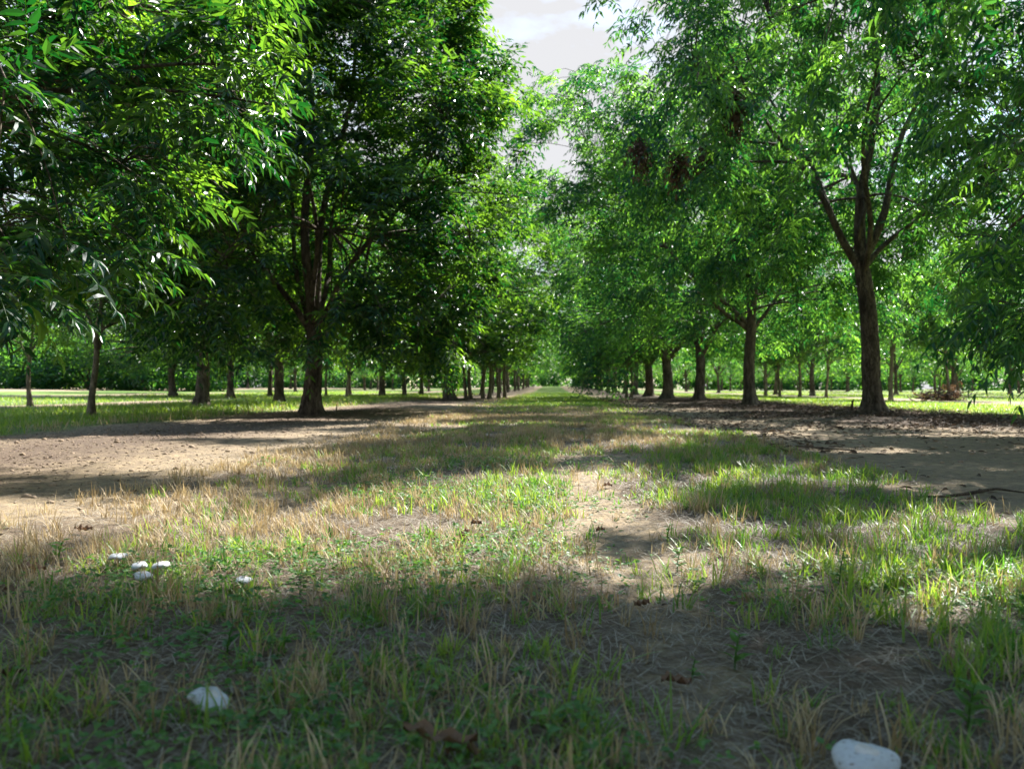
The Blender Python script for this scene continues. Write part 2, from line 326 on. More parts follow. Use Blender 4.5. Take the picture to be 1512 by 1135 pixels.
def make_tree(nm, seed, H=9., R=4.4, zlow=1.9, fork=1.9, tr=.2, n_sh=1500, lps=8, hi=False, scale=1.0, K=11, mat='leaf', bark='bark',
              limbs=None, n2=80, lean=(0, 0), droop=.5, peak=.38, shell=.45, gap=.1, filt=None, extra_pts=None, twigs=True, wound=False, nsides=16, lw=.3, l2min=3, tb=(.75, 1.5)):
    rg = np.random.default_rng(seed)
    lean = np.array([lean[0], lean[1]])
    # trunk
    m = 26; t = np.linspace(0, 1, m); zt = fork*1.12*t
    ctr = np.stack([lean[0]*t**1.3 + .03*np.sin(t*5+seed), lean[1]*t**1.3 + .03*np.sin(t*4+2*seed), zt - .06*(1-t)], -1)
    ctr[:, :2] -= ctr[0, :2]
    k = nsides; ang = np.arange(k)*2*np.pi/k
    rad = tr*(1 - .22*t)
    flare = 1 + 1.0*np.exp(-zt/.15)
    roots = 1 + .22*np.exp(-zt/.22)[:, None]*np.sin(ang*5+seed)[None]
    rr = (rad*flare)[:, None]*roots*(1 + .05*np.sin(ang*7+3*seed+zt[:, None]*1.2) + .03*rg.normal(0, 1, (m, k)))
    if wound:
        dd = np.angle(np.exp(1j*(ang-wound)))[None]
        rr = rr*(1 - .42*np.exp(-(dd/.22)**2)*np.exp(-((zt-.75)/.5)**2)[:, None] + .16*np.exp(-((np.abs(dd)-.55)/.22)**2)*np.exp(-((zt-.7)/.7)**2)[:, None])
    TV = np.stack([ctr[:, 0:1]+rr*np.cos(ang), ctr[:, 1:2]+rr*np.sin(ang), np.broadcast_to(ctr[:, 2:3], rr.shape)], -1).reshape(-1, 3)
    i = np.arange(m-1)[:, None]; j = np.arange(k)[None]
    TF = np.stack([i*k+j, i*k+(j+1) % k, (i+1)*k+(j+1) % k, (i+1)*k+j], -1).reshape(-1, 4)
    trunk = mesh_np(nm+'_trunk', TV, [TF], M[bark], True)
    topc = ctr[-1]
    # limbs
    ML = 14
    if limbs is None:
        nl = 6; limbs = []
        for q in range(nl):
            a = q*2.399 + rg.uniform(-.3, .3); e = rg.uniform(.35, .75)
            end = np.array([math.cos(a)*R*e, math.sin(a)*R*e, H*rg.uniform(.55, .85)])
            if q == 0: end = np.array([lean[0]+rg.uniform(-.5, .5), lean[1]+rg.uniform(-.5, .5), H*.93])
            limbs.append((rg.uniform(.72, 1.0), end, rg.uniform(.45, .62)))
    LP = []; LR = []
    for (fs, end, rf) in limbs:
        s = ctr[min(m-2, int(fs*(m-2)))]; end = np.array(end, dtype=float)
        mid = s + (end-s)*np.array([.42, .42, .36]); mid[2] = s[2] + (end[2]-s[2])*rg.uniform(.34, .44)
        p = bez(s, mid, end, ML); w_ = np.linspace(0, 1, ML)[:, None]
        p[:, :2] += (.12*np.sin(w_*7+rg.uniform(0, 6, (1, 2)))*np.sin(np.pi*w_))
        LP.append(p); LR.append(tr*rf*(1-.82*np.linspace(0, 1, ML)**.8))
    LP = np.array(LP); LR = np.array(LR)
    V1, F1 = tubes(LP, LR, 9)
    # second level
    pts = crown_points(rg, n_sh, H, R, zlow, peak, shell, seed*1.37, gap)
    if filt is not None: pts = pts[filt(pts)]
    if extra_pts is not None: pts = np.concatenate([pts, extra_pts])
    src = LP[:, l2min:].reshape(-1, 3); srcR = LR[:, l2min:].reshape(-1)
    idx = rg.choice(len(pts), min(n2, len(pts)), replace=False)
    P2 = []; R2 = []
    for q in idx:
        e = pts[q]; dd = src - e; dist = np.linalg.norm(dd*np.array([1, 1, 1.0]), axis=1) + np.clip(src[:, 2]-e[2]+.3, 0, 9)*.9
        b = int(np.argmin(dist)); s = src[b]; md = (s+e)/2; md[2] += .12*np.linalg.norm(e-s)*(1 if e[2] > s[2]-.5 else 2.2)
        md[:2] += rg.normal(0, .12, 2)
        P2.append(bez(s, md, e, 9)); L_ = np.linalg.norm(e-s); r0 = min(srcR[b]*.75, .012+.014*L_)
        R2.append(np.linspace(r0, .005, 9))
    P2 = np.array(P2); R2 = np.array(R2)
    V2, F2 = tubes(P2, R2, 6)
    allsrc = np.concatenate([P2[:, 2:].reshape(-1, 3), LP[:, 7:].reshape(-1, 3)])
    # third level: a twig to each shoot
    n = len(pts); near = np.zeros(n, int)
    for q in range(0, n, 400):
        e = pts[q:q+400]; d2 = ((allsrc[None]-e[:, None])**2).sum(-1) + np.clip(allsrc[None, :, 2]-e[:, None, 2], 0, 9)*.5
        near[q:q+400] = np.argmin(d2, 1)
    s = allsrc[near]; far = pts - s; ln = np.linalg.norm(far, axis=1)
    Vs = [V1, V2]; Fs = [F1, F2+len(V1)]
    if twigs:
        t3 = np.linspace(0, 1, 4)[None, :, None]
        up = np.zeros((n, 1, 3)); up[..., 2] = .16*ln[:, None]
        P3 = s[:, None] + far[:, None]*t3 + up*np.sin(np.pi*t3)
        V3, F3 = tubes(P3, np.linspace(.0062, .0026, 4)[None]*np.ones((n, 1))*max(1, scale*.8), 3)
        Vs.append(V3); Fs.append(F3+len(V1)+len(V2))
    branch = mesh_np(nm+'_branches', np.concatenate(Vs), [np.concatenate(Fs)], M[bark], True)
    # leaves
    out = nrm(pts*np.array([1, 1, .25]) + 1e-6); tw = nrm(far+1e-6)
    base_d = nrm(out*.8 + tw*.6 + np.array([0, 0, -.12]))
    O = np.repeat(pts, lps, 0); bd = np.repeat(base_d, lps, 0); nn = len(O)
    lf = nrm(rg.normal(0, 1, (nn, 3))); lf[:, 2] = lf[:, 2]*.55
    dirs = nrm(bd*.75 + lf*1.0)
    O = O - bd*rg.uniform(0, .32*scale, (nn, 1))
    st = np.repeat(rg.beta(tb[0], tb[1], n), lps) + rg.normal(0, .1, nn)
    V, Fc, tn, rach = compound(O, dirs, np.clip(st, 0, 1), rg, hi, scale, K, droop, lw)
    if rach is not None:
        Vr, Fr = tubes(rach, np.full(rach.shape[:2], .0013*scale), 3)
        Fc = Fc + [Fr + len(V)]; V = np.concatenate([V, Vr]); tn = np.concatenate([tn, np.full(len(Vr), .8)])
    crown = mesh_np(nm+'_crown', V, Fc, M[mat], False, tn)
    return dict(trunk=trunk, branches=branch, crown=crown, pts=pts, mesh=nm)

N_COPY = 0
def place(kit, x, y, rz, s, label, group, cat='tree', name='pecan_tree', dz=0.0):
    root = empty(name, (x, y, float(hz(x, y))+dz), rz, s)
    tag(root, label, cat, group)
    link('trunk', kit['trunk'], root); link('branches', kit['branches'], root); link('crown', kit['crown'], root)
    return root
def dead_clusters(root, pts, seed, n_leaf=44, size=.10):
    """webworm-browned bunches of leaves hanging in the crown"""
    rg = np.random.default_rng(seed)
    for p in pts:
        p = np.array(p); O = p + rg.normal(0, size*.4, (n_leaf, 3))*np.array([1, 1, 2.0]); d = rg.normal(0, .5, (n_leaf, 3)) + np.array([0, 0, -1.0])
        V, Fc, tn, _ = compound(O, d, rg.uniform(0, .8, n_leaf), rg, True, .8, 9, 1.0, .34)
        Vt, Ft = tubes(np.stack([np.broadcast_to(p, O.shape), (O+p)/2, O], 1), np.full((n_leaf, 3), .004), 3); Fc = Fc + [Ft+len(V)]; V = np.concatenate([V, Vt]); tn = np.concatenate([tn, np.zeros(len(Vt))])
        link('dead_leaf_cluster', mesh_np('dead_leaf_cluster', V, Fc, M['dead'], False, tn), root)

exec_trees = True
GR_R = 'mature pecan trees of the right hand row'; GR_L = 'mature pecan trees of the left hand row'
xnl, ynl = -4.35, 5.2
def pix(W):
    c, s_ = math.cos(YAW), math.sin(YAW); rx = W[:, 0]*c + W[:, 1]*s_; fy = -W[:, 0]*s_ + W[:, 1]*c
    fy = np.where(fy < .1, .1, fy); return 756+F*rx/fy, 573-F*(W[:, 2]-CAMH)/fy, fy
def gapfilt(x0, y0, box, dmax):
    def f(p):
        px, py, d = pix(p + np.array([x0, y0, 0])); e = ((px-(box[0]+box[1])/2)/((box[1]-box[0])/2))**2 + ((py-(box[2]+box[3])/2)/((box[3]-box[2])/2))**2
        return ~((e < 1) & (d < dmax)) 
    return f
# gaps cut into the crowns so sun patches fall on chosen ground spots (ground x, y, half widths)
HOLES = [(-.62, 2.55, .66, .60), (-.35, 3.5, .5, .3), (.22, 3.3, .3, .65), (.72, 1.72, .24, .22), (-1.3, 9.8, 1.3, .5), (.75, 6.3, .45, .45), (1.15, 4.0, .4, .3),
         (-2.0, 3.0, .6, .28), (-2.4, 4.5, 1.0, .28), (-3.3, 6.2, 1.4, .32), (-2.6, 8.2, 1.0, .4), (2.6, 5.9, .8, .22), (4.5, 8.1, 1.2, .28), (1.8, 8.3, 1.0, .3), (0, 13, 1.5, .5), (-4, 11.5, 1.5, .4)]
hr = np.random.default_rng(12)
HOLES += [(hr.uniform(-2, 1.8), 1.7*(10**hr.uniform(0, .9)), hr.uniform(.08, .28), hr.uniform(.05, .16)) for _ in range(60)] + [(-1.0, 1.75, .2, .1), (.12, 2.0, .16, .16)]
HOLES += [(hr.choice([-1, 1])*hr.uniform(1.8, 5.5), hr.uniform(3, 14), hr.uniform(.2, .6), hr.uniform(.06, .2)) for _ in range(40)]
def open_to_sun(W):
    gx = W[:, 0] - (W[:, 2]-.15)*sd[0]/sd[2]; gy = W[:, 1] - (W[:, 2]-.15)*sd[1]/sd[2]; ok = np.ones(len(W), bool)
    for (a, b, c, d) in HOLES: ok &= ((gx-a)/(c+.13))**2 + ((gy-b)/(d+.13))**2 > 1
    return ok
def both(x0, y0, *fs):
    def f(p):
        k = open_to_sun(p + np.array([x0, y0, 0]))
        for g in fs: k = k & g(p)
        return k
    return f
# ---- hero trees
# left hero: trunk straight, two upright limbs, a dense crown down to the ground side, leaves tinted darker in place of shade
xl, yl = gp(460, 613); gapL = both(xl, yl, gapfilt(xl, yl, (400, 515, 225, 505), yl+.2))
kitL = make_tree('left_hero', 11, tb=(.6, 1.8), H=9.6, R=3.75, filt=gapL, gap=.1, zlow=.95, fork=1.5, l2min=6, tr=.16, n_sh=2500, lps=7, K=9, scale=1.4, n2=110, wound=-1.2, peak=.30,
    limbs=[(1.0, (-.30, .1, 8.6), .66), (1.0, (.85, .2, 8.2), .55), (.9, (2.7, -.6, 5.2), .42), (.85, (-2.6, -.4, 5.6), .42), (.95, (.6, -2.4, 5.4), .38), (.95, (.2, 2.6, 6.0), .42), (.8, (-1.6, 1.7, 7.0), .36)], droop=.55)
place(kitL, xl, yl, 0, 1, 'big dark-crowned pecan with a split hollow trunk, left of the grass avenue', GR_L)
# right hero
xr, yr = gp(1290, 613)
gR = both(xr, yr, gapfilt(xr, yr, (1160, 1365, 230, 470), yr+.5))
kitR = make_tree('right_hero', 23, filt=gR, H=11.6, R=5.1, zlow=2.1, fork=2.4, l2min=7, tr=.16, n_sh=2300, lps=7, K=9, scale=1.45, n2=120, mat='leaf2', lean=(-.28, 0), peak=.42, gap=.2, lw=.27,
    limbs=[(1.0, (-.42, -.1, 4.9), .42), (1.0, (.15, .2, 8.4), .7), (1.0, (1.5, -.2, 7.4), .55), (.97, (-2.6, -.3, 6.3), .5), (.95, (-1.9, 1.6, 7.2), .44), (.97, (2.7, .9, 5.2), .36), (.95, (-.9, -2.8, 6.6), .36), (.97, (.4, 2.9, 6.6), .4)], droop=.95)
rR = place(kitR, xr, yr, 0, 1, 'large leaning pecan with a tall bare dark trunk, on the leaf litter at right', GR_R)
loc = np.array([xr, yr, 0])
dead_clusters(rR, [pd(945, 215, 11.2)-loc, pd(1002, 240, 11.6)-loc, pd(1086, 155, 11.0)-loc, pd(1040, 225, 12)-loc], 5)
# near left tree: hangs over the top left corner
def lim_l(py): return np.interp(py, [-600, 0, 150, 320, 430, 480], [300, 440, 470, 345, 235, -50])
def nearfilt_l(p):
    W = p + np.array([xnl, ynl, 0]); px, py, d = pix(W)
    infront = (W[:, 1] > .2) & (py > -500)
    return (np.linalg.norm(W-np.array([0, 0, CAMH]), axis=1) > 3.0) & (~infront | (px < lim_l(py)-35))
ext = []
rg = np.random.default_rng(99)
for _ in range(900):
    px = rg.uniform(-120, 470); py = rg.uniform(-100, 500); D = rg.uniform(3.0, 4.8)
    if px > lim_l(py)-20: continue
    ext.append(pd(px, py, D + .0025*max(0, px)) - np.array([xnl, ynl, 0]))
ext = np.array(ext[:150])
kitN = make_tree('near_left', 31, tb=(.5, 2.6), H=9.2, R=4.2, zlow=1.9, fork=1.7, tr=.2, n_sh=1500, lps=6, hi=True, K=11, scale=.9, gap=.15, n2=120, filt=both(xnl, ynl, nearfilt_l), extra_pts=ext, droop=.5,  # leaf tint pushed dark to stand in for shade on this crown
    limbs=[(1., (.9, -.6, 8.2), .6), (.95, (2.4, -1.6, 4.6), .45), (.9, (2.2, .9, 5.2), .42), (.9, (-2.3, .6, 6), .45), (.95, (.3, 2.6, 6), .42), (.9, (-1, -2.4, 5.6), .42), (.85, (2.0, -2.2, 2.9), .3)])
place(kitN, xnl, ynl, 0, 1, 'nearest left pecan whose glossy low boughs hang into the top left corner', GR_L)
xnr, ynr = 5.75, 6.1
shade = []  # extra shoots above the view, added to shade the foreground
for _ in range(900):
    g0 = np.array([rng.uniform(-1.2, 1.5), rng.uniform(.6, 1.6), .1]); hh = rng.uniform(2.6, 7); q = g0 + np.array(sd)*(hh/sd[2])
    if 2.2 < math.hypot(q[0]-xnr, q[1]-ynr) < 5.6 and math.hypot(q[0]-.72-1.0*0, q[1]) > 0: shade.append(q - np.array([xnr, ynr, 0]))
shade = np.array(shade); shade = shade[open_to_sun(shade + np.array([xnr, ynr, 0]))][:190]
shade = np.concatenate([shade, np.array([pd(rng.uniform(1400, 1600), rng.uniform(300, 525), rng.uniform(5.2, 8)) - np.array([xnr, ynr, 0]) for _ in range(42)])])
kitM = make_tree('near_right', 37, extra_pts=shade, H=11.3, R=4.9, zlow=1.6, fork=2.0, tr=.2, n_sh=2100, lps=6, hi=True, K=11, scale=1.1, peak=.42, n2=110, mat='leaf2', droop=.9, gap=.25, lw=.27,
    filt=both(xnr, ynr, lambda p: np.hypot(p[:, 0]+xnr, p[:, 1]+ynr) > 2.2, gapfilt(xnr, ynr, (1130, 1380, 150, 560), 99)))
place(kitM, xnr, ynr, 0, 1, 'nearest right pecan, only its drooping boughs showing along the right edge', GR_R)
# generic mature trees
GEN = [make_tree('mature_a', 41, H=9.2, R=4.5, zlow=1.8, fork=1.9, tr=.17, gap=.28, n_sh=700, lps=7, K=7, scale=1.7, n2=90, mat='leaf2', droop=.85, lw=.3),
       make_tree('mature_b', 43, H=9.6, R=4.4, zlow=1.2, fork=1.6, tr=.17, gap=.25, n_sh=760, lps=7, K=7, scale=1.7, n2=90, droop=.6)]
YNG = [make_tree('young_a', 51, H=4.6, R=1.5, zlow=1.5, fork=1.3, tr=.055, n_sh=230, lps=6, K=9, scale=1.1, n2=30, bark='bark_young', nsides=8,
                 limbs=[(1, (.1, 0, 4.2), .7), (.9, (.5, .3, 3.6), .6), (.8, (-.6, -.2, 3.2), .5)]),
       make_tree('young_b', 53, H=5.2, R=1.7, zlow=1.7, fork=1.6, tr=.065, n_sh=280, lps=6, K=9, scale=1.15, n2=30, bark='bark_young', nsides=8, mat='leaf2',
                 limbs=[(1, (.1, 0, 4.8), .7), (.9, (.7, -.3, 3.8), .6), (.8, (-.6, .4, 3.6), .5)])]
FARK = [make_tree('far_a', 61, H=9.2, R=4.4, zlow=2.2, fork=2.0, gap=.25, tr=.14, n_sh=430, lps=5, K=5, scale=2.3, n2=50, mat='leaf2', nsides=8, twigs=False, droop=.7, lw=.36),
        make_tree('far_b', 67, H=8.6, R=4.3, zlow=2.1, fork=1.8, gap=.25, tr=.13, n_sh=430, lps=5, K=5, scale=2.3, n2=50, nsides=8, twigs=False, lw=.36)]
ORD = ['first', 'second', 'third', 'fourth', 'fifth', 'sixth', 'seventh', 'eighth', 'ninth', 'tenth', 'eleventh', 'twelfth', 'thirteenth', 'fourteenth', 'fifteenth']
# behind the camera
place(GEN[0], 5.9, -2.2, 1.0, 1, 'pecan of the right row standing behind the viewpoint', GR_R)
place(GEN[1], -4.6, -3.2, 2.0, 1, 'pecan of the left row standing behind the viewpoint', GR_L)
# right hand row going back
desc_r = ['straight-trunked pecan with a low forked limb, next behind the large leaning one',
          'pecan with two spreading limbs, third trunk along the right row from the right edge',
          'pecan fourth along the right row, slender dark trunk near the one behind it',
          'pecan with a thin dark trunk, fifth along the right row before the hanging bough']
for i, (px, by) in enumerate([(1108, 599), (1032, 592.5), (985, 589), (958, 586)]):
    x, y = gp(px, by)
    if i == 0:
        e = []
        for _ in range(700):
            q, r = rng.uniform(765, 960), rng.uniform(85, 330)
            if r > np.interp(q, [765, 800, 870, 960], [125, 95, 85, 60]) and not (775 < q < 850 and 190 < r < 245): e.append(pd(q, r, rng.uniform(19.5, 23)) - np.array([x, y, 0]))
        kit = make_tree('right_second', 47, H=9.4, R=4.7, zlow=1.9, fork=2.1, tr=.16, n_sh=760, lps=7, K=9, scale=1.55, n2=90, mat='leaf2', droop=.85, gap=.28, extra_pts=np.array(e[:190]), filt=gapfilt(x, y, (1010, 1180, 380, 530), y+.5),
            limbs=[(1., (-.1, 0, 8.6), .62), (1., (.75, -.2, 5.6), .5), (.9, (-2.2, -.6, 3.7), .5), (.95, (-4.2, .2, 6.8), .45), (.9, (2.6, .6, 5.5), .4), (.95, (.3, 2.6, 6.5), .4)])
        place(kit, x, y, 0, 1, desc_r[i], GR_R); continue
    if i == 1:
        e = np.array([pd(rng.uniform(838, 930), rng.uniform(470, 570), rng.uniform(26, 30)) - np.array([x, y, 0]) for _ in range(55)])
        kit = make_tree('right_third', 49, H=9.8, R=5.2, zlow=1.8, fork=2.0, tr=.18, n_sh=760, lps=7, K=7, scale=1.75, n2=90, mat='leaf2', droop=.85, gap=.28, extra_pts=e)
        place(kit, x, y, 0, 1, desc_r[i], GR_R); continue
    kit = GEN[0]; place(kit, x, y, [.2, .1, 3.2, 3.0][i], [(1.3, 1.15, 1.0), (1.22, 1.15, 1.02), (1.34, 1.15, 1.06), (1.34, 1.15, 1.08)][i], desc_r[i], GR_R)
for k in range(13):
    y = 54 + 8.1*k; x = 5.5 + rng.uniform(-.2, .2); q = rng.uniform(1.22, 1.34)
    place(FARK[k % 2], x, y, rng.uniform(0, 6.28), (q, q, q*.88), 'distant pecan of the right row, %s beyond the bough hanging low over the avenue' % ORD[k], 'distant pecans lining the right of the avenue')
# left hand row going back
x, y = gp(665, 590.5)
kitT = make_tree('left_lean', 71, H=9.4, R=4.5, zlow=1.1, fork=1.9, tr=.2, gap=.2, n_sh=950, lps=7, K=7, scale=1.75, n2=90, lean=(-.45, 0))
place(kitT, x, y, 0, (1.12, 1.05, 1.06), 'dark pecan with a leaning forked trunk beside the soil mound, left of the avenue', GR_L)
x, y = gp(560, 597)
yl_specs = [(687, 589.5), (695, 589.5), (713, 588.5), (722, 588), (736, 587.5), (746, 587)]
yl_desc = ['thin young pecan just right of the leaning dark trunk', 'darker thin young pecan, second right of the leaning trunk', 'pale-trunked young pecan, third right of the leaning trunk',
           'thin dark young pecan, fourth right of the leaning trunk', 'young pecan with a pale stem, fifth right of the leaning trunk', 'slim young pecan, sixth right of the leaning trunk']
for i, (px, by) in enumerate(yl_specs):
    x, y = gp(px, by); place(YNG[i % 2], x, y, i*1.3, [1.15, 1.25, 1.2, 1.3, 1.25, 1.3][i], yl_desc[i], 'young pecans interplanted in the left row')
for k in range(13):
    y = 50 + 8.1*k; x = -4.3 + rng.uniform(-.2, .2)
    place(FARK[(k+1) % 2], x, y, rng.uniform(0, 6.28), (1.2, 1.2, rng.uniform(1.02, 1.15)), 'distant pecan of the left row, %s beyond the young interplanted trees' % ORD[k], 'distant pecans lining the left of the avenue')
# left field: individual trees as the photograph shows them
lf = [(297, 602, 1, .95, 'mature left-field pecan with thick dark trunk, between forked sapling and hollow trunk'),
      (412, 597, 0, .85, 'forked reddish-trunked pecan in the left field just left of the hollow trunk'),
      (255, 587.5, 1, 1., 'shaded pecan far in the left field, behind and left of the thick dark trunk'),
      (340, 587.5, 0, 1., 'pecan far in the left field between the thick dark trunk and the forked reddish one'),
      (398, 585.5, 1, 1., 'pecan farthest back in the left field, next to the forked reddish trunk'),
      (564, 587, 0, .95, 'upright pecan standing back between the hollow trunk and the leaning trunk'),
      (597, 585.5, 1, .95, 'squat dark pecan standing back just left of the leaning trunk'),
      (622, 584.5, 0, .9, 'small distant pecan right behind the leaning trunk')]
for (px, by, q, s, d) in lf:
    x, y = gp(px, by); place(GEN[q] if by > 586 else FARK[q], x, y, px*.7, s, d, 'pecans scattered over the left field')
yf = [(135, 615, 0, .98, 'pale forked sapling pecan in the bright grass at far left'), (45, 600, 1, .9, 'slim dark sapling pecan at the left edge of the picture'),
      (512, 589, 0, 1.0, 'pale thin sapling pecan right of the hollow trunk'), (482, 587, 1, 1.0, 'dark thin sapling pecan close behind the hollow trunk')]
for (px, by, q, s, d) in yf:
    x, y = gp(px, by); place(YNG[q], x, y, px*.3, s, d, 'sapling pecans in the left field')
# right field
rf = [(1315, 591.5, 1, 1.15, 'young pecan with a slim pale trunk, just right of the large leaning pecan'), (1401, 591.5, 0, 1.2, 'young pale-stemmed pecan beside the heap of brown dead branches'),
      (1220, 588, 0, 1.1, 'very thin young pecan just left of the large leaning trunk'), (1181, 587, 1, 1.15, 'young pecan between the straight-trunked pecan and the large leaning one'),
      (1151, 586.5, 0, 1.1, 'thin young pecan right of the straight-trunked pecan'), (1131, 585.5, 1, 1.2, 'stout young pecan close behind the straight-trunked pecan'),
      (925, 586.5, 0, 1.1, 'thin young pecan left of the right row of trunks, near the hanging bough'), (932, 586.5, 1, 1.0, 'thin dark young pecan just left of the fifth trunk of the right row')]
for (px, by, q, s, d) in rf:
    x, y = gp(px, by); place(YNG[q], x, y, px*.3, s, d, 'young pecans of the right field')
rows = [(15.2, 26, 5), (24.8, 42, 0), (34.4, 58, 3), (44.0, 76, 1), (53.6, 92, 4)]
for r_i, (X0, y0, off) in enumerate(rows):
    k = 0
    y = y0 + off
    while y < 150:
        if rng.uniform() > .22 and (r_i > 0 or y > 40):
            place(FARK[(k+r_i) % 2], X0 + rng.uniform(-.4, .4), y + rng.uniform(-.5, .5), rng.uniform(0, 6.28), rng.uniform(.85, 1.08),
                  'distant pecan in the %s row beyond the right hand row, %s going back' % (ORD[r_i], ORD[min(k, 14)]), 'distant pecans of the right field')
            k += 1
        y += 8.6
for r_i, (X0, y0) in enumerate([(-13.7, 44), (-23.2, 52), (-32.5, 66)]):
    y = y0; k = 0
    while y < 140:
        if rng.uniform() > .35:
            place(FARK[(k+r_i) % 2], X0 + rng.uniform(-.4, .4), y + rng.uniform(-.5, .5), rng.uniform(0, 6.28), rng.uniform(.85, 1.05),
                  'distant pecan in the %s row beyond the left hand row, %s going back' % (ORD[r_i], ORD[min(k, 14)]), 'distant pecans of the left field')
            k += 1
        y += 9.0

# ------------------------------------------------------------------ woodland edge at far left, far wood
def leaf_mass(name, centers, radii, n_each, size, mat, seed):
    rg = np.random.default_rng(seed); O = []; T = []
    for c, r in zip(centers, radii):
        d = nrm(rg.normal(0, 1, (n_each, 3))); q = rg.uniform(.6, 1.0, (n_each, 1))**.5
        wv = 1 + .25*sn(d[:, 0]*4, d[:, 1]*4, d[:, 2]*4, c[0])[:, None]
        O.append(np.array(c) + d*q*wv*np.array(r)); T.append(np.clip(rg.beta(2, 3, n_each), 0, 1))
    O = np.concatenate(O); T = np.concatenate(T); k = O[:, 2] > .05; O = O[k]; T = T[k]; n = len(O)
    Y = rg.normal(0, 1, (n, 3)); Nn = rg.normal(0, 1, (n, 3)) + np.array([0, 0, .8]); L = rg.uniform(.6, 1.3, n)*size
    V = orient(O, Y, Nn, L, L*.5, LO_V)
    return mesh_np(name, V, inst_faces(LO_F, 4, n), M[mat], False, np.repeat(T, 4))
shr = []
for v in range(2):
    cs = [(0, 0, 1.1), (1.1, .3, .8), (-1.2, -.2, .9), (.3, .4, 1.9)]; rs = [(1.5, 1.2, 1.2), (1.0, 1.0, .9), (1.1, 1, 1.0), (1.0, .9, .8)]
    cm = leaf_mass('shrub_foliage', cs, rs, 1500, .2, 'leaf2' if v else 'leaf', 80+v)
    P = np.array([[(0, 0, 0), (.2*math.cos(a), .2*math.sin(a), .7), (.9*math.cos(a), .9*math.sin(a), 1.7)] for a in np.arange(6)*1.05+v])
    V, Fq = tubes(P, np.array([[.05, .035, .012]]*6), 6); shr.append((cm, mesh_np('shrub_stems', V, [Fq], M['bark'], True)))
sx = [(-4, 580), (40, 581), (88, 580.5), (130, 581), (172, 580), (215, 581), (262, 580), (310, 580.5)]
for i, (px, by) in enumerate(sx):
    x, y = gp(px, by); x *= .9; y *= .9
    r = empty('shrub', (x, y, float(hz(x, y))), i*1.1, (2.0, 2.0, 1.5 + .3*(i % 3)))
    tag(r, 'dark leafy shrub on the wood edge at far left, %s bush from the left edge' % ORD[i], 'shrub', 'shrubs along the wood edge')
    link('foliage', shr[i % 2][0], r); link('stems', shr[i % 2][1], r)
for i in range(14):
    x = -70 + i*3.4 + rng.uniform(-1, 1); y = 68 + i*5.2 + rng.uniform(-2, 2)
    place(FARK[i % 2], x, y, rng.uniform(0, 6), (1.25, 1.25, 1.45), 'tall woodland tree behind the left field, %s from the left edge' % ORD[i], 'trees of the wood behind the left field', name='woodland_tree')
cs = []; rs = []
for i in range(120):
    x = -150 + i*3.1; y = 168 + rng.uniform(-9, 9) + .05*abs(x); hh = rng.uniform(4.5, 7.5)
    if i % 2: hh *= .6
    cs.append((x, y, hh*(.95 if i % 2 == 0 else .55))); rs.append((4.2, 4.2, hh))
tag(link('far_wood', leaf_mass('far_wood', cs, rs, 1700, .75, 'leaf2', 90)), 'band of blue-green far woodland closing the view beyond the orchard', 'woodland', kind='stuff')

# ------------------------------------------------------------------ grass
def blade_tpl(seg):
    V = []; t = np.linspace(0, 1, seg+1)
    for i in range(seg): V += [(-.5*(1-.55*t[i]), t[i], 0), (.5*(1-.55*t[i]), t[i], 0)]
    V.append((0, 1, 0)); Fq = [[2*i, 2*i+1, 2*i+3, 2*i+2] for i in range(seg-1)]; Ft = [[2*seg-2, 2*seg-1, 2*seg]]
    return np.array(V, dtype=float), [np.array(Fq), np.array(Ft)]
def blades(x, y, h, wd, az, lean, curl, seg, tint, z0=0.0):
    n = len(x); tv, tf = blade_tpl(seg); nv = len(tv)
    t = tv[None, :, 1]; dx = np.cos(az)[:, None]; dy = np.sin(az)[:, None]
    horiz = h[:, None]*(np.sin(lean)[:, None]*t + curl[:, None]*t**2)
    vert = h[:, None]*(np.cos(lean)[:, None]*t - .55*np.abs(curl)[:, None]*t**2)
    wx = tv[None, :, 0]*wd[:, None]
    X = x[:, None] + dx*horiz - dy*wx; Y = y[:, None] + dy*horiz + dx*wx
    Z = (hz(x, y)+z0)[:, None] + vert + .002
    V = np.stack([X, Y, Z], -1).reshape(-1, 3)
    return V, inst_faces(tf, nv, n), np.repeat(tint, nv)
def join(parts):
    V = []; Fd = {}; T = []; off = 0
    for v, fs, t in parts:
        for f in fs: Fd.setdefault(f.shape[1], []).append(f+off)
        V.append(v); T.append(t); off += len(v)
    return np.concatenate(V), [np.concatenate(f) for f in Fd.values()], np.concatenate(T)
def scatter_view(rg, n, x0, x1, y0, y1, power=1.5):
    """points with density falling off with distance"""
    a = 2-power
    u = rg.uniform(0, 1, n); r = (y0**a + u*(y1**a-y0**a))**(1/a) if abs(a) > 1e-6 else y0*(y1/y0)**u
    x = rg.uniform(x0, x1, n); return x, r
def tuft_blades(rg, cx, cy, nb, hgt, wd, seg, spread, tint_mu, lean=.5, tsd=.16):
    n = len(cx); x = np.repeat(cx, nb) + rg.normal(0, 1, n*nb)*np.repeat(spread, nb); y = np.repeat(cy, nb) + rg.normal(0, 1, n*nb)*np.repeat(spread, nb)
    az = rg.uniform(0, 2*np.pi, n*nb); h = np.repeat(hgt, nb)*rg.uniform(.45, 1.15, n*nb)
    ln = np.abs(rg.normal(0, lean, n*nb)); cu = rg.uniform(0, .6, n*nb)
    t = np.clip(np.repeat(tint_mu, nb) + rg.normal(0, tsd, n*nb), 0, 1)
    return blades(x, y, h, np.repeat(wd, nb)*rg.uniform(.7, 1.2, n*nb), az, ln, cu, seg, t)
rg = np.random.default_rng(5)
def keep_by(rg, x, y, f): return rg.uniform(0, 1, len(x)) < f
